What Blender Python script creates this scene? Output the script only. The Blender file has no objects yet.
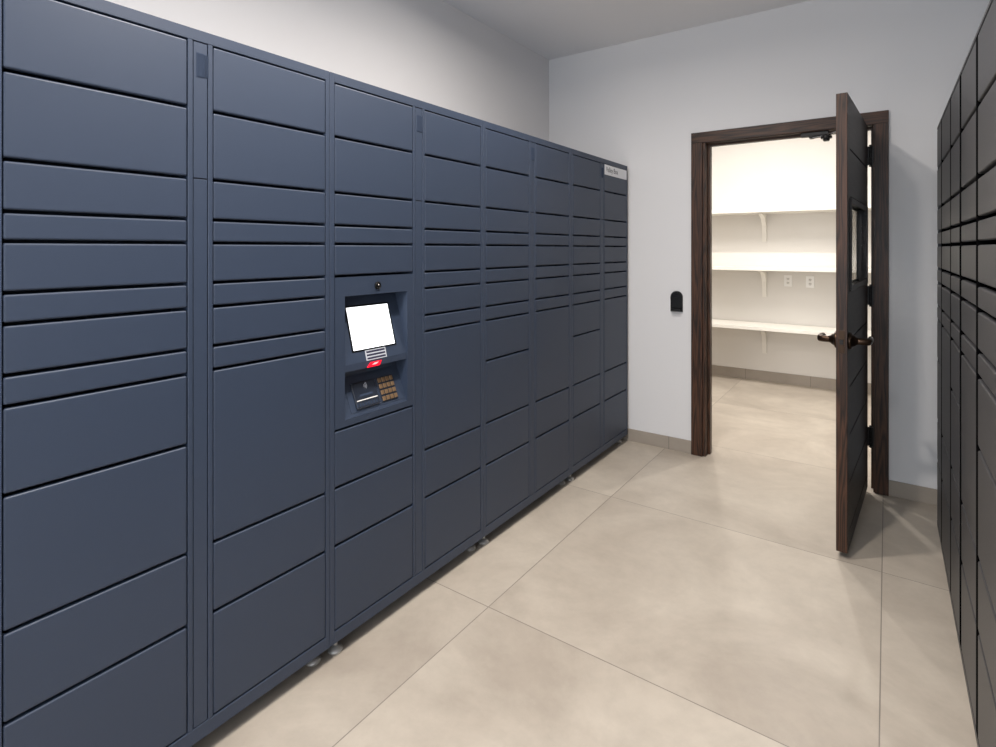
import bpy, bmesh, math, random
from mathutils import Vector, Matrix
S = bpy.context.scene
C = S.collection
R = math.radians
random.seed(7)

# ---------------------------------------------------------------- camera
F_PX, YAW, HORIZON, CAM_H = 550.0, 35.27, 248.7, 1.42
cam_data = bpy.data.cameras.new('camera')
cam_data.sensor_width = 36.0
cam_data.sensor_fit = 'HORIZONTAL'
cam_data.lens = 36.0 * F_PX / 996.0
cam_data.shift_y = -(373.5 - HORIZON) / 996.0
cam_data.clip_start = 0.02
cam = bpy.data.objects.new('camera', cam_data)
C.objects.link(cam)
cam.location = (0, 0, CAM_H)
cam.rotation_euler = (R(90), 0, R(YAW))
S.camera = cam

# ---------------------------------------------------------------- world, lights, exposure
w = bpy.data.worlds.new('world'); S.world = w; w.use_nodes = True
w.node_tree.nodes['Background'].inputs[0].default_value = (0.75, 0.85, 1.0, 1)
w.node_tree.nodes['Background'].inputs[1].default_value = 0.35
S.view_settings.view_transform = 'Standard'
S.view_settings.look = 'None'
S.view_settings.gamma = 1.0
S.view_settings.use_curve_mapping = False
S.view_settings.exposure = 0.0

def area(name, loc, size, power, col, rot=(0, 0, 0), size_y=None, spread=180):
    l = bpy.data.lights.new(name, 'AREA'); l.energy = power; l.color = col
    l.shape = 'DISK' if size_y is None else 'RECTANGLE'
    l.size = size
    if size_y: l.size_y = size_y
    l.spread = R(spread)
    o = bpy.data.objects.new(name, l); C.objects.link(o)
    o.location = loc; o.rotation_euler = rot
    return o
WARM = (1.0, 0.93, 0.86); NEUT = (0.98, 0.98, 1.0); COOL = (0.86, 0.93, 1.0)
area('downlight_far', (-1.05, 2.15, 2.93), 0.14, 27, WARM, spread=170)
area('downlight_middle', (-0.80, 0.95, 2.93), 0.14, 41, WARM, spread=160)
area('downlight_near', (-0.50, -0.5, 2.93), 0.14, 29, NEUT, spread=160)
area('added_daylight_fill', (-0.7, -3.35, 1.6), 2.4, 90, COOL, (R(90), 0, 0), 1.9)  # cool fill light added behind the camera, at the invented window
STORE = (1.0, 0.965, 0.92)
area('store_room_fill', (-0.9, 4.6, 2.92), 2.4, 40, STORE, size_y=0.7)  # broad fill added to soften the light of the two small downlights
area('store_room_downlight', (-0.59, 4.97, 2.93), 0.07, 21, STORE)
area('store_room_downlight', (-1.30, 4.98, 2.93), 0.07, 21, STORE)

# ---------------------------------------------------------------- materials
def srgb(r, g, b):
    f = lambda c: (c/255/12.92) if c/255 <= 0.04045 else ((c/255+0.055)/1.055)**2.4
    return (f(r), f(g), f(b), 1)
class NT:
    def __init__(s, name):
        s.m = bpy.data.materials.new(name); s.m.use_nodes = True
        s.t = s.m.node_tree; s.b = s.t.nodes['Principled BSDF']
    def n(s, typ, **kw):
        x = s.t.nodes.new(typ)
        for k, v in kw.items():
            if k in x.inputs: x.inputs[k].default_value = v
            else: setattr(x, k, v)
        return x
    def l(s, a, b): s.t.links.new(a, b)
    def math(s, op, a, b=None, c=None):
        x = s.t.nodes.new('ShaderNodeMath'); x.operation = op
        for i, v in enumerate((a, b, c)):
            if v is None: continue
            if isinstance(v, (int, float)): x.inputs[i].default_value = v
            else: s.l(v, x.inputs[i])
        return x.outputs[0]
    def mix(s, fac, a, b, blend='MIX'):
        x = s.t.nodes.new('ShaderNodeMix'); x.data_type = 'RGBA'; x.blend_type = blend
        for i, v in ((0, fac), (6, a), (7, b)):
            if isinstance(v, (int, float, tuple)): x.inputs[i].default_value = v
            else: s.l(v, x.inputs[i])
        return x.outputs[2]
def simple(name, col, rough=0.5, metal=0.0, spec=0.5, emit=None, bump=None, noise=0.0):
    k = NT(name)
    k.b.inputs['Base Color'].default_value = col
    k.b.inputs['Roughness'].default_value = rough
    k.b.inputs['Metallic'].default_value = metal
    k.b.inputs['Specular IOR Level'].default_value = spec
    tc = k.n('ShaderNodeTexCoord')
    if noise:
        nz = k.n('ShaderNodeTexNoise', Scale=6.0, Detail=4.0); k.l(tc.outputs['Object'], nz.inputs['Vector'])
        c2 = tuple(v*(1-noise) for v in col[:3]) + (1,)
        k.l(k.mix(nz.outputs[0], col, c2), k.b.inputs['Base Color'])
    if emit:
        k.b.inputs['Emission Color'].default_value = emit[0]
        k.b.inputs['Emission Strength'].default_value = emit[1]
    if bump:
        nz = k.n('ShaderNodeTexNoise', Scale=bump[0], Detail=3.0); k.l(tc.outputs['Object'], nz.inputs['Vector'])
        bp = k.n('ShaderNodeBump', Strength=bump[1], Distance=0.002)
        k.l(nz.outputs[0], bp.inputs['Height']); k.l(bp.outputs[0], k.b.inputs['Normal'])
    return k.m

M = {}
M['locker'] = simple('slate_blue_powder_coat', srgb(50, 61, 80), 0.48, 0, 0.5, bump=(900, 0.05))
M['locker_dark'] = simple('charcoal_powder_coat', srgb(57, 57, 60), 0.42, 0, 0.5, bump=(900, 0.05))
M['gap_shade'] = simple('near_black_gap_shade', srgb(10, 10, 11), 1.0, 0, 0.0)  # shade of the gaps between right-hand doors, painted as near black
M['vent'] = simple('vent_mesh', srgb(56, 66, 84), 0.9, 0, 0.1)
M['wall'] = simple('white_wall_paint', srgb(220, 219, 220), 0.85, 0, 0.2, bump=(350, 0.05))
M['store_wall'] = simple('store_room_wall_paint', srgb(224, 220, 214), 0.85, 0, 0.2)
M['ceiling'] = simple('ceiling_paint', srgb(236, 236, 238), 0.9, 0, 0.2, bump=(250, 0.06))
M['shelf'] = simple('white_shelf_laminate', srgb(232, 228, 220), 0.45, 0, 0.4)
M['plate'] = simple('white_plastic', srgb(240, 238, 234), 0.35)
M['black'] = simple('black_plastic', srgb(9, 9, 10), 0.35, 0, 0.35)
M['slot'] = simple('dark_slot', srgb(20, 20, 20), 0.6)
M['chrome'] = simple('brushed_steel', srgb(190, 190, 190), 0.25, 1.0)
M['bronze'] = simple('oil_rubbed_bronze', srgb(60, 46, 36), 0.3, 0.9)
M['foot'] = simple('zinc_foot', srgb(190, 188, 185), 0.38, 0.6)
M['iron'] = simple('black_iron', srgb(26, 24, 24), 0.4, 0.5)
M['rubber'] = simple('black_rubber', srgb(8, 8, 9), 0.5, 0, 0.2)
M['screen'] = simple('lit_touch_screen', srgb(235, 240, 245), 0.2, emit=((0.96, 0.98, 1, 1), 1.6))
M['red'] = simple('red_scanner_window', srgb(200, 10, 25), 0.15, emit=((1, 0.02, 0.05, 1), 0.9))
M['redhot'] = simple('red_scanner_beam', srgb(255, 120, 120), 0.15, emit=((1, 0.35, 0.35, 1), 1.6))
M['panel_black'] = simple('black_reader_plastic', srgb(36, 42, 54), 0.35)
M['key'] = simple('brass_key', srgb(150, 122, 92), 0.35, 0.6)
M['keytext'] = simple('key_legend', srgb(40, 34, 30), 0.5)
M['sticker'] = simple('white_sticker', srgb(196, 200, 208), 0.4)
M['bar'] = simple('sticker_dark_bar', srgb(44, 44, 66), 0.4)
M['sign'] = simple('silver_name_plate', srgb(225, 226, 230), 0.4, 0.0)
M['ink'] = simple('dark_grey_ink', srgb(74, 76, 82), 0.6)

def make_floor():
    k = NT('large_format_stone_tile')
    tc = k.n('ShaderNodeTexCoord'); sep = k.n('ShaderNodeSeparateXYZ'); k.l(tc.outputs['Object'], sep.inputs[0])
    def line(out, off, pitch, half):
        a = k.math('SUBTRACT', out, off); b = k.math('DIVIDE', a, pitch)
        fr = k.math('FRACT', k.math('ADD', b, 0.5)); d = k.math('ABSOLUTE', k.math('SUBTRACT', fr, 0.5))
        return k.math('LESS_THAN', k.math('MULTIPLY', d, pitch), half), k.math('FLOOR', b)
    lx, ix = line(sep.outputs[0], -1.290, 1.272, 0.0018)
    ly, iy = line(sep.outputs[1], 1.758, 1.187, 0.0018)
    g = k.math('MAXIMUM', lx, ly)
    cell = k.n('ShaderNodeCombineXYZ'); k.l(ix, cell.inputs[0]); k.l(iy, cell.inputs[1])
    wn = k.n('ShaderNodeTexWhiteNoise', noise_dimensions='3D'); k.l(cell.outputs[0], wn.inputs[0])
    sh = k.n('ShaderNodeVectorMath', operation='SCALE'); k.l(wn.outputs['Color'], sh.inputs[0]); sh.inputs['Scale'].default_value = 9
    pos = k.n('ShaderNodeVectorMath', operation='ADD'); k.l(tc.outputs['Object'], pos.inputs[0]); k.l(sh.outputs[0], pos.inputs[1])
    n1 = k.n('ShaderNodeTexNoise', Scale=1.6, Detail=8.0, Roughness=0.6, Distortion=0.6); k.l(pos.outputs[0], n1.inputs['Vector'])
    n2 = k.n('ShaderNodeTexNoise', Scale=9.0, Detail=6.0, Roughness=0.7); k.l(pos.outputs[0], n2.inputs['Vector'])
    r1 = k.n('ShaderNodeValToRGB'); k.l(n1.outputs[0], r1.inputs[0])
    r1.color_ramp.elements[0].position = 0.34; r1.color_ramp.elements[0].color = srgb(172, 161, 148)
    r1.color_ramp.elements[1].position = 0.66; r1.color_ramp.elements[1].color = srgb(197, 187, 173)
    r2 = k.n('ShaderNodeValToRGB'); k.l(n2.outputs[0], r2.inputs[0])
    r2.color_ramp.elements[0].position = 0.3; r2.color_ramp.elements[0].color = (0.90, 0.90, 0.90, 1)
    r2.color_ramp.elements[1].position = 0.6; r2.color_ramp.elements[1].color = (1, 1, 1, 1)
    base = k.mix(1.0, r1.outputs[0], r2.outputs[0], 'MULTIPLY')
    tint = k.math('MULTIPLY_ADD', wn.outputs['Value'], 0.06, 0.96)
    cc = k.n('ShaderNodeCombineColor'); [k.l(tint, cc.inputs[i]) for i in range(3)]
    base = k.mix(1.0, base, cc.outputs[0], 'MULTIPLY')
    k.l(k.mix(g, base, srgb(132, 124, 116)), k.b.inputs['Base Color'])
    rr = k.math('MULTIPLY_ADD', n2.outputs[0], 0.15, 0.38)
    k.l(rr, k.b.inputs['Roughness']); k.b.inputs['Specular IOR Level'].default_value = 0.4
    bp = k.n('ShaderNodeBump', Strength=0.5, Distance=0.001); k.l(k.math('SUBTRACT', 1.0, g), bp.inputs['Height'])
    k.l(bp.outputs[0], k.b.inputs['Normal'])
    return k.m
M['floor'] = make_floor()

def make_baseboard(name, axis, off):
    k = NT(name)
    tc = k.n('ShaderNodeTexCoord'); sep = k.n('ShaderNodeSeparateXYZ'); k.l(tc.outputs['Object'], sep.inputs[0])
    b = k.math('DIVIDE', k.math('SUBTRACT', sep.outputs[axis], off), 0.6215)
    d = k.math('ABSOLUTE', k.math('SUBTRACT', k.math('FRACT', k.math('ADD', b, 0.5)), 0.5))
    g = k.math('LESS_THAN', k.math('MULTIPLY', d, 0.6215), 0.0022)
    nz = k.n('ShaderNodeTexNoise', Scale=3.0, Detail=7.0, Roughness=0.6); k.l(tc.outputs['Object'], nz.inputs['Vector'])
    base = k.mix(nz.outputs[0], srgb(140, 130, 119), srgb(170, 160, 148))
    k.l(k.mix(g, base, srgb(120, 112, 104)), k.b.inputs['Base Color']); k.b.inputs['Roughness'].default_value = 0.5
    return k.m
M['base_x'] = make_baseboard('stone_baseboard_tile', 0, -1.262)
M['base_y'] = make_baseboard('stone_baseboard_tile_side', 1, 0.1)

def make_wood(name, axis, dark, light, rough=0.42, seed=0.0):
    """stained oak, grain running along the given local axis"""
    k = NT(name)
    tc = k.n('ShaderNodeTexCoord'); mp = k.n('ShaderNodeMapping'); k.l(tc.outputs['Object'], mp.inputs[0])
    sc = [1.0, 1.0, 1.0]; sc[axis] = 0.055
    mp.inputs['Scale'].default_value = sc; mp.inputs['Location'].default_value = (seed, seed*2, seed)
    n1 = k.n('ShaderNodeTexNoise', Scale=16.0, Detail=3.0, Roughness=0.5); k.l(mp.outputs[0], n1.inputs['Vector'])
    rings = k.math('FRACT', k.math('MULTIPLY', n1.outputs[0], 11.0))
    tri = k.math('ABSOLUTE', k.math('MULTIPLY_ADD', rings, 2.0, -1.0))
    mp2 = k.n('ShaderNodeMapping'); k.l(tc.outputs['Object'], mp2.inputs[0])
    s2 = [1.0, 1.0, 1.0]; s2[axis] = 0.03; mp2.inputs['Scale'].default_value = s2
    n2 = k.n('ShaderNodeTexNoise', Scale=260.0, Detail=2.0); k.l(mp2.outputs[0], n2.inputs['Vector'])
    f = k.math('ADD', k.math('MULTIPLY', tri, 0.65), k.math('MULTIPLY', n2.outputs[0], 0.4))
    rp = k.n('ShaderNodeValToRGB'); k.l(f, rp.inputs[0])
    rp.color_ramp.elements[0].position = 0.15; rp.color_ramp.elements[0].color = dark
    rp.color_ramp.elements[1].position = 0.85; rp.color_ramp.elements[1].color = light
    k.l(rp.outputs[0], k.b.inputs['Base Color']); k.b.inputs['Roughness'].default_value = rough; k.b.inputs['Specular IOR Level'].default_value = 0.3
    bp = k.n('ShaderNodeBump', Strength=0.15, Distance=0.001); k.l(f, bp.inputs['Height']); k.l(bp.outputs[0], k.b.inputs['Normal'])
    return k.m
WD, WL = srgb(26, 17, 12), srgb(78, 51, 36)
M['wood_z'] = make_wood('dark_stained_oak_upright', 2, WD, WL)
M['wood_x'] = make_wood('dark_stained_oak_header', 0, WD, WL, seed=3.0)
M['wood_y'] = make_wood('dark_stained_oak_plank', 1, srgb(22, 19, 19), srgb(46, 40, 38), 0.45, seed=1.0)

def make_glass():
    k = NT('clear_glass')
    k.b.inputs['Base Color'].default_value = (0.96, 0.98, 0.97, 1)
    k.b.inputs['Roughness'].default_value = 0.0
    k.b.inputs['Transmission Weight'].default_value = 1.0
    k.b.inputs['IOR'].default_value = 1.12
    return k.m
M['glass'] = make_glass()

# ---------------------------------------------------------------- mesh helpers
def box(bm, x0, x1, y0, y1, z0, z1, bev=0.0, seg=2):
    ret = bmesh.ops.create_cube(bm, size=1.0)
    vs = ret['verts']
    for v in vs:
        v.co = Vector((x0 + (v.co.x+0.5)*(x1-x0), y0 + (v.co.y+0.5)*(y1-y0), z0 + (v.co.z+0.5)*(z1-z0)))
    if bev:
        es = list({e for v in vs for e in v.link_edges})
        bmesh.ops.bevel(bm, geom=es, offset=bev, segments=seg, affect='EDGES', profile=0.5)
def B(*boxes, bev=0.0, seg=2):
    bm = bmesh.new()
    for b in boxes: box(bm, *b, bev=bev, seg=seg)
    return bm
def lathe(bm, prof, origin, axis='z', seg=32):
    """prof: list of (radius, height) along axis"""
    o = Vector(origin); rings = []
    for r, h in prof:
        ring = []
        for i in range(seg):
            a = 2*math.pi*i/seg; p = (r*math.cos(a), r*math.sin(a), h)
            if axis == 'x': p = (h, p[0], p[1])
            elif axis == '-x': p = (-h, p[1], p[0])
            elif axis == 'y': p = (p[1], h, p[0])
            ring.append(bm.verts.new(o + Vector(p)))
        rings.append(ring)
    for a, b in zip(rings, rings[1:]):
        for i in range(seg): bm.faces.new((a[i], a[(i+1) % seg], b[(i+1) % seg], b[i]))
    bm.faces.new(list(reversed(rings[0]))); bm.faces.new(rings[-1])
def tube(bm, pts, radii, seg=14):
    pts = [Vector(p) for p in pts]; rings = []
    for i, p in enumerate(pts):
        d = (pts[min(i+1, len(pts)-1)] - pts[max(i-1, 0)]).normalized()
        q = d.to_track_quat('Z', 'Y'); ra = radii[i] if isinstance(radii, (list, tuple)) else radii
        if not isinstance(ra, tuple): ra = (ra, ra)
        rings.append([bm.verts.new(p + q @ Vector((ra[0]*math.cos(2*math.pi*k/seg), ra[1]*math.sin(2*math.pi*k/seg), 0))) for k in range(seg)])
    for a, b in zip(rings, rings[1:]):
        for i in range(seg): bm.faces.new((a[i], a[(i+1) % seg], b[(i+1) % seg], b[i]))
    bm.faces.new(list(reversed(rings[0]))); bm.faces.new(rings[-1])
def prism(bm, poly, lo, hi, axis='x'):
    """extrude a polygon; axis = extrusion axis, poly gives the other two coordinates in order"""
    def P(a, b, t): return (t, a, b) if axis == 'x' else ((a, t, b) if axis == 'y' else (a, b, t))
    A = [bm.verts.new(P(a, b, lo)) for a, b in poly]; Bv = [bm.verts.new(P(a, b, hi)) for a, b in poly]
    n = len(poly)
    bm.faces.new(list(reversed(A))); bm.faces.new(Bv)
    for i in range(n): bm.faces.new((A[i], A[(i+1) % n], Bv[(i+1) % n], Bv[i]))
def finish(bm, name, mat, smooth=False):
    bmesh.ops.recalc_face_normals(bm, faces=bm.faces)
    me = bpy.data.meshes.new(name); bm.to_mesh(me); bm.free(); me.materials.append(mat)
    if smooth:
        for p in me.polygons: p.use_smooth = True
        me.set_sharp_from_angle(angle=R(40))
    return me
def obj(name, bm, mat, parent=None, smooth=False, loc=(0, 0, 0), label=None):
    me = bm if isinstance(bm, bpy.types.Mesh) else finish(bm, name, mat, smooth)
    o = bpy.data.objects.new(name, me); C.objects.link(o); o.location = loc
    if parent: o.parent = parent
    if label: o['label'] = label
    return o
def thing(name, label, cat, loc=(0, 0, 0), rotz=0.0, group=None):
    o = bpy.data.objects.new(name, None); C.objects.link(o); o.empty_display_size = 0.1
    o.location = loc; o.rotation_euler = (0, 0, rotz)
    o['label'] = label; o['category'] = cat
    if group: o['group'] = group
    return o
def struct(name, bm, mat):
    o = obj(name, bm, mat); o['kind'] = 'structure'; return o
def text_mesh(name, body, size, mat, parent, loc, rot, label=None, sx=1.0):
    cu = bpy.data.curves.new(name, 'FONT'); cu.body = body; cu.size = size; cu.extrude = 0.0004
    cu.align_x = 'LEFT'; cu.align_y = 'CENTER'
    t = bpy.data.objects.new(name, cu); C.objects.link(t)
    bpy.context.view_layer.update()
    me = bpy.data.meshes.new_from_object(t.evaluated_get(bpy.context.evaluated_depsgraph_get()))
    bpy.data.objects.remove(t)
    me.materials.clear(); me.materials.append(mat)
    o = bpy.data.objects.new(name, me); C.objects.link(o); o.parent = parent; o.location = loc; o.rotation_euler = rot
    o.scale = (sx, 1, 1)
    if label: o['label'] = label
    return o

# ---------------------------------------------------------------- room shell
XL, XR, YB, YF, CEIL = -2.242, 0.88, 3.888, -3.4, 2.953
YW = 4.040                      # far side of the partition wall
YS, XSL, XSR = 6.475, -2.7, 1.6  # store room
JL, JR, JT = -1.010, -0.065, 2.140   # clear door opening
struct('floor', B((XSL-0.1, XSR+0.1, YF-0.1, YS+0.1, -0.08, 0)), M['floor'])
struct('ceiling', B((XL-0.1, XR+0.1, YF-0.1, YB, CEIL, CEIL+0.1)), M['ceiling'])
struct('ceiling_store_room', B((XSL-0.1, XSR+0.1, YB, YS+0.1, CEIL, CEIL+0.1)), M['ceiling'])
struct('wall_left', B((XL-0.1, XL, YF, YB, 0, CEIL)), M['wall'])
struct('wall_right', B((XR, XR+0.1, YF, YB, 0, CEIL)), M['wall'])
struct('wall_back', B((XL-0.1, JL-0.02, YB, YW, 0, CEIL), (JR+0.02, XR+0.1, YB, YW, 0, CEIL),
                      (JL-0.02, JR+0.02, YB, YW, JT+0.02, CEIL)), M['wall'])
# wall behind the camera, with an invented window opening that lets in cool fill light
struct('wall_front', B((XL-0.1, -1.9, YF-0.1, YF, 0, CEIL), (0.5, XR+0.1, YF-0.1, YF, 0, CEIL),
                       (-1.9, 0.5, YF-0.1, YF, 0, 0.6), (-1.9, 0.5, YF-0.1, YF, 2.6, CEIL)), M['wall'])
struct('wall_store_back', B((XSL, XSR, YS, YS+0.1, 0, CEIL)), M['store_wall'])
struct('wall_store_left', B((XSL-0.1, XSL, YW, YS+0.1, 0, CEIL)), M['store_wall'])
struct('wall_store_right', B((XSR, XSR+0.1, YW, YS+0.1, 0, CEIL)), M['store_wall'])
struct('wall_store_front', B((XSL-0.1, XL-0.1, YB, YW, 0, CEIL), (XR+0.1, XSR+0.1, YB, YW, 0, CEIL)), M['store_wall'])
struct('baseboard_back', B((XL, -1.104, YB-0.009, YB, 0, 0.089), (0.006, XR, YB-0.009, YB, 0, 0.089), bev=0.0015), M['base_x'])
struct('baseboard_left', B((XL, XL+0.009, YF, YB-0.009, 0, 0.089), bev=0.0015), M['base_y'])
struct('baseboard_right', B((XR-0.009, XR, YF, YB-0.009, 0, 0.089), bev=0.0015), M['base_y'])
struct('baseboard_store', B((XSL, XSR, YS-0.010, YS, 0, 0.108), bev=0.0015), M['base_x'])

# door frame: trim_1 carries uprights, header, stops
fr = bpy.data.objects.new('trim_1', None); C.objects.link(fr); fr['kind'] = 'structure'; fr.location = (JL, YB, 0)
fr['label'] = 'dark stained oak door frame around the opening to the shelf room'
def frame_part(name, mat, *bx, bev=0.0015):
    return obj(name, B(*[(a-JL, b-JL, c-YB, d-YB, e, f) for a, b, c, d, e, f in bx], bev=bev), mat, fr)
TOPZ = 2.216
frame_part('casing', M['wood_z'], (-1.104, -1.030, YB-0.020, YB, 0, TOPZ-0.072))
frame_part('casing', M['wood_z'], (-0.0586, 0.008, YB-0.020, YB, 0, TOPZ-0.072))
frame_part('casing', M['wood_x'], (-1.104, 0.008, YB-0.020, YB, TOPZ-0.072, TOPZ))
frame_part('jamb', M['wood_z'], (JL-0.02, JL, YB-0.006, YW+0.006, 0, JT+0.02))
frame_part('jamb', M['wood_z'], (JR, JR+0.02, YB-0.006, YW+0.006, 0, JT+0.02))
frame_part('jamb', M['wood_x'], (JL, JR, YB-0.006, YW+0.006, JT, JT+0.02))
frame_part('door_stop', M['wood_z'], (JL, JL+0.014, YB+0.052, YB+0.095, 0, JT))
frame_part('door_stop', M['wood_z'], (JR-0.012, JR, YB+0.052, YB+0.095, 0, JT))
frame_part('door_stop', M['wood_x'], (JL+0.014, JR-0.012, YB+0.052, YB+0.095, JT-0.013, JT))
frame_part('casing', M['wood_z'], (-1.104, -1.030, YW, YW+0.020, 0, TOPZ-0.072))
frame_part('casing', M['wood_z'], (-0.0586, 0.008, YW, YW+0.020, 0, TOPZ-0.072))
frame_part('casing', M['wood_x'], (-1.104, 0.008, YW, YW+0.020, TOPZ-0.072, TOPZ))

# frame of the unseen window added behind the camera
wn = bpy.data.objects.new('added_window_1', None); C.objects.link(wn); wn['kind'] = 'structure'; wn.location = (-0.7, YF-0.05, 0.6)
obj('added_window_frame', B((-1.2, 1.2, -0.03, 0.03, 0, 0.05), (-1.2, 1.2, -0.03, 0.03, 1.95, 2.0), (-1.2, -1.15, -0.03, 0.03, 0.05, 1.95),
                      (1.15, 1.2, -0.03, 0.03, 0.05, 1.95), (-0.02, 0.02, -0.03, 0.03, 0.05, 1.95)), M['iron'], wn)

# ---------------------------------------------------------------- door leaf
dr = bpy.data.objects.new('door_1', None); C.objects.link(dr); dr['kind'] = 'structure'
dr['label'] = 'open dark wooden plank door with a small glass pane and lever handles'
dr.location = (-0.092, 3.872, 0.028); dr.rotation_euler = (0, 0, R(-3.5))
W, H, T = 0.906, 2.106, 0.045
LT0, LT1, LZ0, LZ1 = 0.098, 0.830, 1.235-0.028, 1.645-0.028      # glazed opening, t measured from the free edge
def ty(t): return -(W - t)
st0, st1 = 0.085, W-0.06
gz = [0.107+0.2225*k-0.028 for k in range(9)]
bm = bmesh.new()
box(bm, -T, 0, ty(0), ty(st0), 0, H, bev=0.0015)
box(bm, -T, 0, ty(st1), ty(W), 0, H, bev=0.0015)
zs = [0] + gz + [H]
for a, b in zip(zs, zs[1:]):
    z0 = a + (0.004 if a > 0 else 0); z1 = b - (0.004 if b < H else 0)
    cuts = [(st0, st1, z0, z1)]
    if z0 < LZ1 and z1 > LZ0:
        cuts = [(st0, LT0, z0, z1), (LT1, st1, z0, z1)]
        if z0 < LZ0: cuts.append((LT0, LT1, z0, LZ0))
        if z1 > LZ1: cuts.append((LT0, LT1, LZ1, z1))
    for t0, t1, c0, c1 in cuts: box(bm, -T, 0, ty(t0), ty(t1), c0, c1)
# core seen at the bottom of the grooves
for (t0, t1, c0, c1) in ((st0, LT0, 0.002, H-0.002), (LT1, st1, 0.002, H-0.002), (LT0, LT1, 0.002, LZ0), (LT0, LT1, LZ1, H-0.002)):
    box(bm, -T+0.008, -0.008, ty(t0), ty(t1), c0, c1)
leaf = obj('leaf', bm, M['wood_y'], dr)
leaf.data.materials.append(M['wood_z'])
for p in leaf.data.polygons:      # the edges of the leaf are solid lipping with upright grain
    if abs(p.normal.y) > 0.9 and abs(p.center.y - ty(0)) < 0.002: p.material_index = 1
pane_t = ((LT0, LT1, LZ0, LZ1))
obj('glass_pane', B((-0.027, -0.021, ty(LT0)+0.001, ty(LT1)-0.001, LZ0+0.001, LZ1-0.001)), M['glass'], dr)
def ring(x0, x1, wd):
    t0, t1, z0, z1 = pane_t
    return [(x0, x1, ty(t0-wd), ty(t0+0.012), z0-wd, z1+wd), (x0, x1, ty(t1-0.012), ty(t1+wd), z0-wd, z1+wd),
            (x0, x1, ty(t0+0.012), ty(t1-0.012), z0-wd, z0+0.012), (x0, x1, ty(t0+0.012), ty(t1-0.012), z1-0.012, z1+wd)]
obj('glazing_bead', B(*ring(-0.0, 0.007, 0.014), bev=0.001), M['wood_y'], dr)
obj('glazing_bead', B(*ring(-T-0.007, -T, 0.014), bev=0.001), M['wood_y'], dr)
hz = 0.992-0.028; ht = 0.066
def lever(sgn, x0):
    bm = bmesh.new()
    ax = 'x' if sgn > 0 else '-x'
    lathe(bm, [(0.040, 0), (0.041, 0.005), (0.038, 0.011), (0.030, 0.014), (0.024, 0.024), (0.018, 0.030), (0.016, 0.036)], (x0, ty(ht), hz), ax)
    rose = obj('lever_handle', bm, M['bronze'], dr, True)
    bm = bmesh.new()
    X = lambda v: x0 + sgn*v
    tube(bm, [(X(0.034), ty(ht), hz), (X(0.060), ty(ht), hz), (X(0.072), ty(ht+0.006), hz), (X(0.077), ty(ht+0.022), hz+0.001),
              (X(0.077), ty(ht+0.060), hz+0.002), (X(0.075), ty(ht+0.095), hz), (X(0.074), ty(ht+0.118), hz-0.003)],
         [0.0155, 0.016, 0.0165, (0.013, 0.0165), (0.012, 0.016), (0.012, 0.016), (0.009, 0.013)])
    obj('grip', bm, M['bronze'], rose, True)
lever(1, 0.0); lever(-1, -T)
bm = bmesh.new(); box(bm, -T/2-0.013, -T/2+0.013, ty(0)-0.0015, ty(0)+0.002, hz-0.052, hz+0.052, bev=0.0007)
lp = obj('latch_plate', bm, M['bronze'], dr)
bm = bmesh.new(); prism(bm, [(-T/2-0.007, hz-0.011), (-T/2+0.007, hz-0.011), (-T/2+0.007, hz+0.011), (-T/2-0.007, hz+0.011)], ty(0)-0.010, ty(0)-0.0015, 'y')
obj('latch_bolt', bm, M['iron'], lp)
for z in (1.962, 1.147, 0.324):
    bm = bmesh.new(); zl = z-0.028
    for k in range(5):
        lathe(bm, [(0.0065, 0), (0.0075, 0.001), (0.0075, 0.0208), (0.0065, 0.0218)], (0.013, 0.004, zl-0.056+k*0.0224), 'z', 16)
    lathe(bm, [(0.003, 0), (0.0085, 0.002), (0.0085, 0.006), (0.004, 0.009)], (0.013, 0.004, zl+0.056), 'z', 16)
    lathe(bm, [(0.004, 0), (0.0085, 0.003), (0.0085, 0.007), (0.003, 0.009)], (0.013, 0.004, zl-0.065), 'z', 16)
    box(bm, -0.036, 0.013, 0.0003, 0.0028, zl-0.055, zl+0.055)
    box(bm, 0.013, 0.028, 0.002, 0.0055, zl-0.055, zl+0.055)
    obj('hinge', bm, M['iron'], dr, True)
# overhead stay between head of frame and door top
dc = thing('door_closer', 'black overhead door stay under the head of the oak frame beside the door', 'door closer', (-0.38, 3.90, 2.10))
L = lambda x, y, z: (x+0.38, y-3.90, z-2.10)
obj('track', B((-0.06, 0.09, -0.010, 0.028, 0.014, 0.0395), bev=0.003), M['iron'], dc)
bm = bmesh.new(); box(bm, -0.012, 0.012, -0.03, 0.02, 0.0, 0.014, bev=0.003); obj('slider', bm, M['iron'], dc)
bm = bmesh.new()
lathe(bm, [(0.014, -0.034), (0.018, -0.030), (0.018, -0.020), (0.030, -0.018), (0.030, -0.004), (0.012, 0.004)], (0.083, -0.065, 0), 'z', 20)
obj('elbow_joint', bm, M['iron'], dc)
bm = bmesh.new(); tube(bm, [(0.0, -0.01, 0.006), (0.083, -0.065, 0.0)], (0.009), 8); obj('arm', bm, M['iron'], dc)
bm = bmesh.new(); tube(bm, [(0.01, -0.05, -0.005), (0.083, -0.065, 0.0), (0.2, -0.19, 0.012)], (0.006), 8); obj('arm', bm, M['chrome'], dc, label='bright steel arm')

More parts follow.
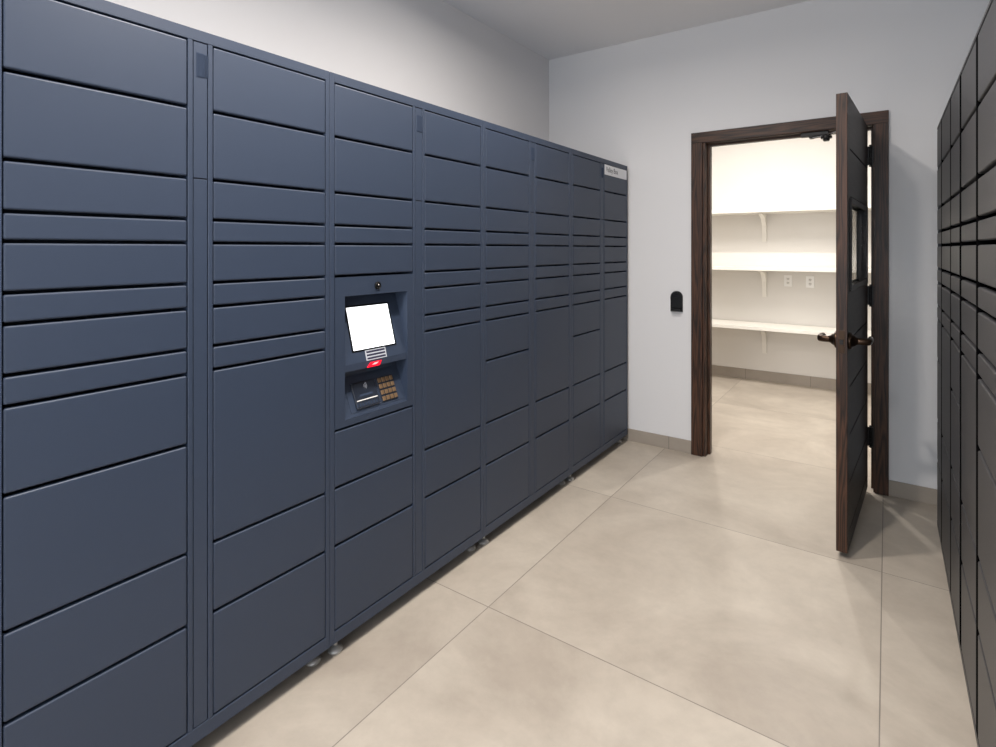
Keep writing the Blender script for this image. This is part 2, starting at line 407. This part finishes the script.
# ---------------------------------------------------------------- parcel lockers
Z0, Z1 = 0.058, 2.025
ROW = [1.993, 1.807, 1.614, 1.501, 1.436, 1.324, 1.256, 1.145, 1.078]
COL_A = ROW + [0.886, 0.590, 0.393, 0.100]
COL_B = ROW + [0.590, 0.393, 0.100]
DT = 0.018
cache = {}
def door_mesh(wd, ht, mat, sgn):
    key = (round(wd, 4), round(ht, 4), mat, sgn)
    if key not in cache:
        bm = bmesh.new()
        box(bm, -DT if sgn > 0 else 0, 0 if sgn > 0 else DT, 0, wd, 0, ht, bev=0.0045, seg=3)
        cache[key] = finish(bm, 'door', M[mat])
    return cache[key]
def put_doors(root, y0, y1, rows, mat, sgn, gv=0.0022, gh=0.0042, skip=()):
    for a, b in zip(rows, rows[1:]):
        if (a, b) in skip: continue
        o = bpy.data.objects.new('door', door_mesh(y1-y0-2*gv, a-b-2*gh, mat, sgn))
        C.objects.link(o); o.parent = root; o.location = (0, y0+gv, b+gh)
def feet(root, spots, z0=Z0):
        for x, y in spots:
            bm = bmesh.new()
            lathe(bm, [(0.026, 0), (0.027, 0.005), (0.023, 0.012), (0.011, 0.018), (0.008, 0.020), (0.008, z0+0.002)], (x, y, 0), 'z', 24)
            obj('foot', bm, M['foot'], root, True, label='shiny metal levelling foot')
FX, DEPTH, UW = -1.553, 0.60, 0.8785
D1, SP, D2 = (0.0200, 0.4055), (0.4185, 0.460), (0.473, 0.8562)
def left_unit(y, UW, label, rows1, rows2, kiosk=False):
    t = thing('parcel_locker', label, 'locker', (FX, y, 0), 0, 'tall slate blue parcel locker units in a row along the left wall')
    g = 0.0006
    body = [(-DEPTH, -0.10, g, UW-g, Z0, Z1),
            (-0.10, 0, g, D1[0], Z0, Z1), (-0.10, 0, D1[1], SP[0], 0.100, 1.993), (-0.10, 0, SP[1], D2[0], 0.100, 1.993), (-0.10, 0, D2[1], UW-g, Z0, Z1),
            (-0.10, 0, D1[0], D2[1], 1.993, Z1), (-0.10, 0, D1[0], D2[1], Z0, 0.100), (-0.10, -0.02, SP[0], SP[1], 0.100, 1.993)]
    obj('body', B(*body, bev=0.0012, seg=1), M['locker'], t)
    put_doors(t, *D1, rows1, 'locker', 1, skip=((1.324, 0.790),) if kiosk else ())
    put_doors(t, *D2, rows2, 'locker', 1)
    for z0, z1, vent in ((1.6155, 1.9905, True), (0.102, 1.6125, False)):
        sp = obj('centre_panel', B((-0.02, -0.001, SP[0]+0.0022, SP[1]-0.0022, z0, z1), bev=0.001, seg=1), M['locker'], t)
        if vent:
            vb = [(-0.001, 0.0000, SP[0]+0.010, SP[1]-0.010, 1.895, 1.962)]
            vb += [(-0.001, 0.0012, SP[0]+0.0115+k*0.0034, SP[0]+0.0130+k*0.0034, 1.897, 1.960) for k in range(9)]
            obj('vent_grille', B(*vb), M['vent'], sp)
    feet(t, ((-0.042, 0.056), (-0.060, UW-0.024), (-DEPTH+0.05, 0.058), (-DEPTH+0.05, UW-0.05)))
    return t
UY = [-0.549, 0.3295, 1.2016, 2.0773, 2.9638, 3.838]
left_unit(UY[0], UY[1]-UY[0], 'tall slate blue locker unit nearest the camera, at the photo left edge', COL_A, COL_B)
left_unit(UY[1], UY[2]-UY[1], 'tall slate blue locker unit filling the left of the photo, left of the kiosk unit', COL_A, COL_B)
left_unit(UY[2], UY[3]-UY[2], 'tall slate blue locker unit with the lit touch screen kiosk built into it', [1.993, 1.807, 1.614, 1.501, 1.436, 1.324, 0.790, 0.592, 0.393, 0.100], COL_B, True)
left_unit(UY[3], UY[4]-UY[3], 'tall slate blue locker unit standing directly right of the kiosk unit', COL_A, COL_B)
u4 = left_unit(UY[4], UY[5]-UY[4], 'tall slate blue locker unit at the far end, carrying the silver name plate', COL_A, COL_B)
# name plate on the top door of the last column
np_ = obj('name_plate', B((0.0002, 0.002, D2[0]+0.002, D2[1]-0.002, 1.921, 1.989)), M['sign'], u4, label='silver grey name plate with dark lettering')
text_mesh('lettering', 'Valley Box', 0.050, M['ink'], np_, (0.0022, D2[0]+0.022, 1.957), (R(90), 0, R(90)), sx=0.94)

# right hand row, seen at a glancing angle
RX = 0.199
def right_unit(y, cols, w_, label, rows):
    """cols: door spans along the unit; near-black strips put in as shade fill the gaps between them"""
    ZR = 0.078
    t = thing('parcel_locker', label, 'locker', (RX, y, 0), 0, 'dark parcel locker units in a row along the right wall')
    g = 0.0006
    body = [(0.05, 0.58, g, w_-g, ZR, 2.008), (0, 0.05, g, w_-g, 1.998, 2.008), (0, 0.05, g, w_-g, ZR, 0.100),
            (0.002, 0.05, g, 0.004, 0.1, 1.998), (0.002, 0.05, w_-0.004, w_-g, 0.1, 1.998)]
    obj('body', B(*body), M['locker_dark'], t)
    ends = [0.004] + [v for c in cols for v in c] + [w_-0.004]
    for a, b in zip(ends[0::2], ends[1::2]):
        if b-a > 0.008: obj('gap_shade', B((0.0003, 0.05, a, b, 0.1, 1.998)), M['gap_shade'], t, label='near black strip put in as shade between locker doors')
    for (a, b), r_ in zip(cols, rows): put_doors(t, a, b, [2.000]+r_[1:], 'locker_dark', -1, gv=0.001, gh=0.006)
    feet(t, ((0.05, 0.06), (0.05, w_-0.06), (0.53, 0.06), (0.53, w_-0.06)), ZR)
right_unit(2.405, [(0.006, 0.307), (0.337, 0.735), (0.770, 1.008)], 1.012, 'dark grey locker unit on the right, farthest from the camera near the door', [COL_A, COL_B, COL_A])
right_unit(1.550, [(0.020, 0.400), (0.436, 0.804)], 0.854, 'dark grey locker unit at the right edge of the photo, nearest the camera', [COL_A, COL_B])
right_unit(0.696, [(0.020, 0.400), (0.436, 0.804)], 0.853, 'dark grey locker unit on the right, just outside the photo', [COL_A, COL_B])

# ---------------------------------------------------------------- kiosk
kg = UY[2]
k_ = thing('kiosk_terminal', 'recessed kiosk with lit white touch screen, red scanner and brass keypad among the blue lockers', 'kiosk', (FX, kg, 0))
KY0, KY1 = 1.2655-kg, 1.573-kg
PROF = [(0, 1.252), (0.070, 1.252), (0.068, 1.2405), (0.003, 1.008), (0.003, 0.984), (0.062, 0.984), (0.062, 0.953), (0.003, 0.818), (0, 0.818)]
bm = bmesh.new()
oy0, oy1, oz0, oz1 = D1[0]+0.0015, D1[1]-0.0015, 0.7945, 1.3195
e_ = 0.0004
for b_ in ((-0.018, 0, oy0, KY0-e_, oz0, oz1), (-0.018, 0, KY1+e_, oy1, oz0, oz1), (-0.018, 0, KY0-e_, KY1+e_, 1.252+e_, oz1), (-0.018, 0, KY0-e_, KY1+e_, oz0, 0.818-e_)): box(bm, *b_)
A_ = [bm.verts.new((-p, KY0, z)) for p, z in PROF]; B_ = [bm.verts.new((-p, KY1, z)) for p, z in PROF]
for i in range(len(PROF)-1): bm.faces.new((A_[i], A_[i+1], B_[i+1], B_[i]))
# side cheeks, split at the lip so each is a simple polygon
for V, y in ((A_, KY0), (B_, KY1)):
    bm.faces.new([V[0], V[1], V[2], V[3]] + [bm.verts.new((0, y, 1.008))])
    bm.faces.new([V[4], V[5], V[6], V[7], V[8]] + [bm.verts.new((0, y, 0.984))])
me = bpy.data.meshes.new('housing'); bm.to_mesh(me); bm.free(); me.materials.append(M['locker'])
hs = bpy.data.objects.new('housing', me); C.objects.link(hs); hs.parent = k_
def slant(p0, z0, p1, z1):
    """frame lying on a sloping panel: origin at lower edge, X along +Y world, Y up the slope, Z outwards"""
    up = Vector((-(p1-p0), 0, z1-z0)).normalized(); ex = Vector((0, 1, 0)); ez = ex.cross(up).normalized()
    m = Matrix((ex, up, ez)).transposed().to_4x4(); m.translation = Vector((-p0, 0, z0)); return m, math.hypot(p1-p0, z1-z0)
MU, LU = slant(0.003, 1.008, 0.068, 1.2405)
ML, LL = slant(0.003, 0.818, 0.062, 0.953)
def on(m, name, boxes, mat, bev=0.0, parent=None, label=None):
    bm = B(*boxes, bev=bev, seg=1)
    bmesh.ops.transform(bm, matrix=m, verts=bm.verts)
    return obj(name, bm, mat, parent or k_, label=label)
a0, a1 = 1.316-kg, 1.518-kg
s0, s1 = 0.045, 0.203
bz = on(MU, 'screen_bezel', [(a0-0.007, a1+0.007, s0-0.006, s1+0.007, 0, 0.0015)], M['black'])
on(MU, 'screen', [(a0, a1, s0, s1, 0.0015, 0.0022)], M['screen'], parent=bz, label='glowing white touch screen')
# instruction sticker with three dark bars
l0, l1 = 1.367-kg, 1.467-kg
stk = on(MU, 'instruction_sticker', [(l0, l1, 0.001, 0.039, 0, 0.0008)], M['sticker'], label='small white sticker with three dark bars')
on(MU, 'printed_bar', [(l0+0.005, l1-0.005, 0.0045+k*0.0118, 0.0115+k*0.0118, 0.0008, 0.0012) for k in range(3)], M['bar'], parent=stk)
# red barcode scanner on the lip
bm = bmesh.new(); prism(bm, [(1.368-kg, 0.9845), (1.425-kg, 0.9845), (1.436-kg, 1.0015), (1.385-kg, 1.0015)], -0.003, 0.003, 'x')
sc = obj('scanner_window', bm, M['red'], k_, label='glowing red scanner window')
bm = bmesh.new(); prism(bm, [(1.388-kg, 0.992), (1.408-kg, 0.992), (1.420-kg, 0.9985), (1.400-kg, 0.9985)], 0.003, 0.0036, 'x')
obj('scanner_beam', bm, M['redhot'], sc)
# camera above the recess
bm = bmesh.new(); lathe(bm, [(0.0145, 0), (0.0145, 0.003), (0.012, 0.006), (0.011, 0.006), (0.009, 0.004), (0.004, 0.0035)], (0, 1.417-kg, 1.283), 'x', 28)
cl = obj('camera_lens', bm, M['rubber'], k_, True, label='round black camera lens')
bm = bmesh.new(); lathe(bm, [(0.0022, 0.0035), (0.0018, 0.0055), (0.001, 0.006)], (0, 1.4185-kg, 1.2855), 'x', 12); obj('lens_glint', bm, M['plate'], cl, True)
# lower sloping panel, card reader and keypad
on(ML, 'reader_panel', [(1.300-kg, 1.562-kg, 0.012, 0.140, 0, 0.0015)], M['locker'], 0.0005)
cr = on(ML, 'card_reader', [(1.326-kg, 1.437-kg, 0.020, 0.116, 0.0015, 0.009)], M['panel_black'], 0.002, label='dark card reader')
on(ML, 'card_slot', [(1.331-kg, 1.430-kg, 0.047, 0.0505, 0.009, 0.0098)], M['plate'], parent=cr, label='white slot line')
def rarc(m, cx, cy, r, a0_, a1_, wd, z):
    bm = bmesh.new(); n = 10; I = []; O = []
    for i in range(n+1):
        a = R(a0_+(a1_-a0_)*i/n)
        I.append(bm.verts.new(m @ Vector((cx+(r-wd)*math.cos(a), cy+(r-wd)*math.sin(a), z)))); O.append(bm.verts.new(m @ Vector((cx+r*math.cos(a), cy+r*math.sin(a), z))))
    for i in range(n): bm.faces.new((I[i], I[i+1], O[i+1], O[i]))
    return bm
for r_ in (0.008, 0.014, 0.020): obj('contactless_wave', rarc(ML, 1.374-kg, 0.098, r_, -40, 40, 0.002, 0.0094), M['sticker'], cr)
on(ML, 'reader_print', [(1.350-kg, 1.412-kg, 0.062, 0.070, 0.009, 0.0095)], M['vent'], parent=cr)
on(ML, 'reader_print', [(1.326-kg+k*0.013, 1.333-kg+k*0.013, 0.028, 0.038, 0.009, 0.0095) for k in range(8)], M['vent'], parent=cr)
kp = on(ML, 'keypad', [(1.448-kg, 1.531-kg, 0.020, 0.115, 0.0015, 0.005)], M['panel_black'], 0.001)
keym = B((0, 0.0150, 0, 0.0165, 0, 0.0045), bev=0.001, seg=1)
bmesh.ops.transform(keym, matrix=ML.to_3x3().to_4x4(), verts=keym.verts)
keyme = finish(keym, 'key', M['key'])
for i in range(4):
    for j in range(4):
        p = ML @ Vector((1.452-kg+i*0.0200, 0.024+j*0.0235, 0.005))
        ko = obj('key', keyme, None, kp, loc=p)

# ---------------------------------------------------------------- wall device
wd_ = thing('card_reader', 'small black arched access reader on the white wall left of the door frame', 'card reader', (-1.207, YB, 1.05))
poly = [(-0.042, -0.072), (0.042, -0.072), (0.042, 0.031)] + [(0.042*math.cos(R(a)), 0.031+0.042*math.sin(R(a))) for a in range(15, 180, 15)] + [(-0.042, 0.031)]
bm = bmesh.new(); prism(bm, poly, -0.016, 0.0, 'y')
bmesh.ops.bevel(bm, geom=[e for e in bm.edges if all(v.co.y < -0.015 for v in e.verts)], offset=0.005, segments=3, affect='EDGES')
obj('housing', bm, M['black'], wd_, True)
bm = bmesh.new(); prism(bm, [(-0.016, -0.044), (-0.040, -0.050), (-0.042, -0.062), (-0.016, -0.066)], -0.030, 0.030, 'x')
obj('lower_lip', bm, M['black'], wd_)
bm = bmesh.new(); prism(bm, [(x*0.62, 0.031+(z-0.031)*0.62) for x, z in poly if z > 0.03], -0.0185, -0.016, 'y')
obj('reader_face', bm, simple('glossy_black', srgb(22, 22, 25), 0.12), wd_)

# ---------------------------------------------------------------- store room shelves
def bracket_mesh():
    """curved white shelf bracket: wall leg, shelf arm and a swept brace, 28 mm wide"""
    bm = bmesh.new(); h_, a_ = 0.285, 0.27
    outer = [(0, 0), (0, -h_), (-0.012, -h_)]
    arc = []
    for i in range(11):
        t = i/10; # concave sweep from the wall leg to the shelf arm
        y = -(0.018 + (a_-0.018)*t**2.8); z = -h_*0.97*(1-t)**1.7 - 0.014
        arc.append((y, z))
    poly = outer + arc + [(-a_, 0)]
    prism(bm, poly, -0.020, 0.020, 'x')
    box(bm, -0.022, 0.022, -0.004, 0, -h_-0.01, 0); box(bm, -0.022, 0.022, -a_, 0, -0.004, 0)
    return finish(bm, 'bracket', M['shelf'])
bme = bracket_mesh()
for zt, zb, lab in ((1.828, 1.790, 'white wall shelf in the room beyond the door, the top one of three'),
                    (1.233, 1.197, 'white wall shelf in the room beyond the door, the middle one above the outlets'),
                    (0.627, 0.591, 'white wall shelf in the room beyond the door, the lowest of three')):
    t = thing('wall_shelf', lab, 'shelf', (-0.55, YS, zb), 0, 'white shelves on the far wall of the shelf room')
    obj('board', B((-2.10, 2.10, -0.40, -0.001, 0, zt-zb), bev=0.002), M['shelf'], t)
    for x in (-1.60, -0.523, 0.60, 1.70): obj('bracket', bme, None, t, loc=(x, -0.001, 0))
def outlet(x, z, lab, duplex):
    t = thing('wall_outlet', lab, 'outlet', (x, YS, z), 0, 'white outlets under the middle shelf')
    obj('plate', B((-0.037, 0.037, -0.006, 0, -0.059, 0.059), bev=0.002), M['plate'], t)
    for s in (-1, 1):
        if duplex:
            bm = bmesh.new(); lathe(bm, [(0.017, 0.006), (0.017, 0.0085)], (0, 0, s*0.021), 'y', 24)
            for v in bm.verts: v.co.y = -v.co.y
            f = obj('socket', bm, simple('socket_face_%s' % ('upper' if s > 0 else 'lower'), srgb(226, 222, 216), 0.4), t)
        else:
            f = obj('socket', B((-0.017, 0.017, -0.0085, -0.006, s*0.021-0.014, s*0.021+0.014), bev=0.001), M['shelf'], t)
        obj('socket_slot', B((-0.008, -0.005, -0.0092, -0.0085, s*0.021-0.002, s*0.021+0.009), (0.005, 0.008, -0.0092, -0.0085, s*0.021-0.002, s*0.021+0.009),
                             (-0.003, 0.003, -0.0092, -0.0085, s*0.021-0.010, s*0.021-0.005)), M['slot'] if duplex else M['vent'], f)
outlet(-0.848, 1.082, 'white wall outlet under the middle shelf, the left one of two', False)
outlet(-0.645, 1.078, 'white wall outlet under the middle shelf, the right one of two with dark slots', True)
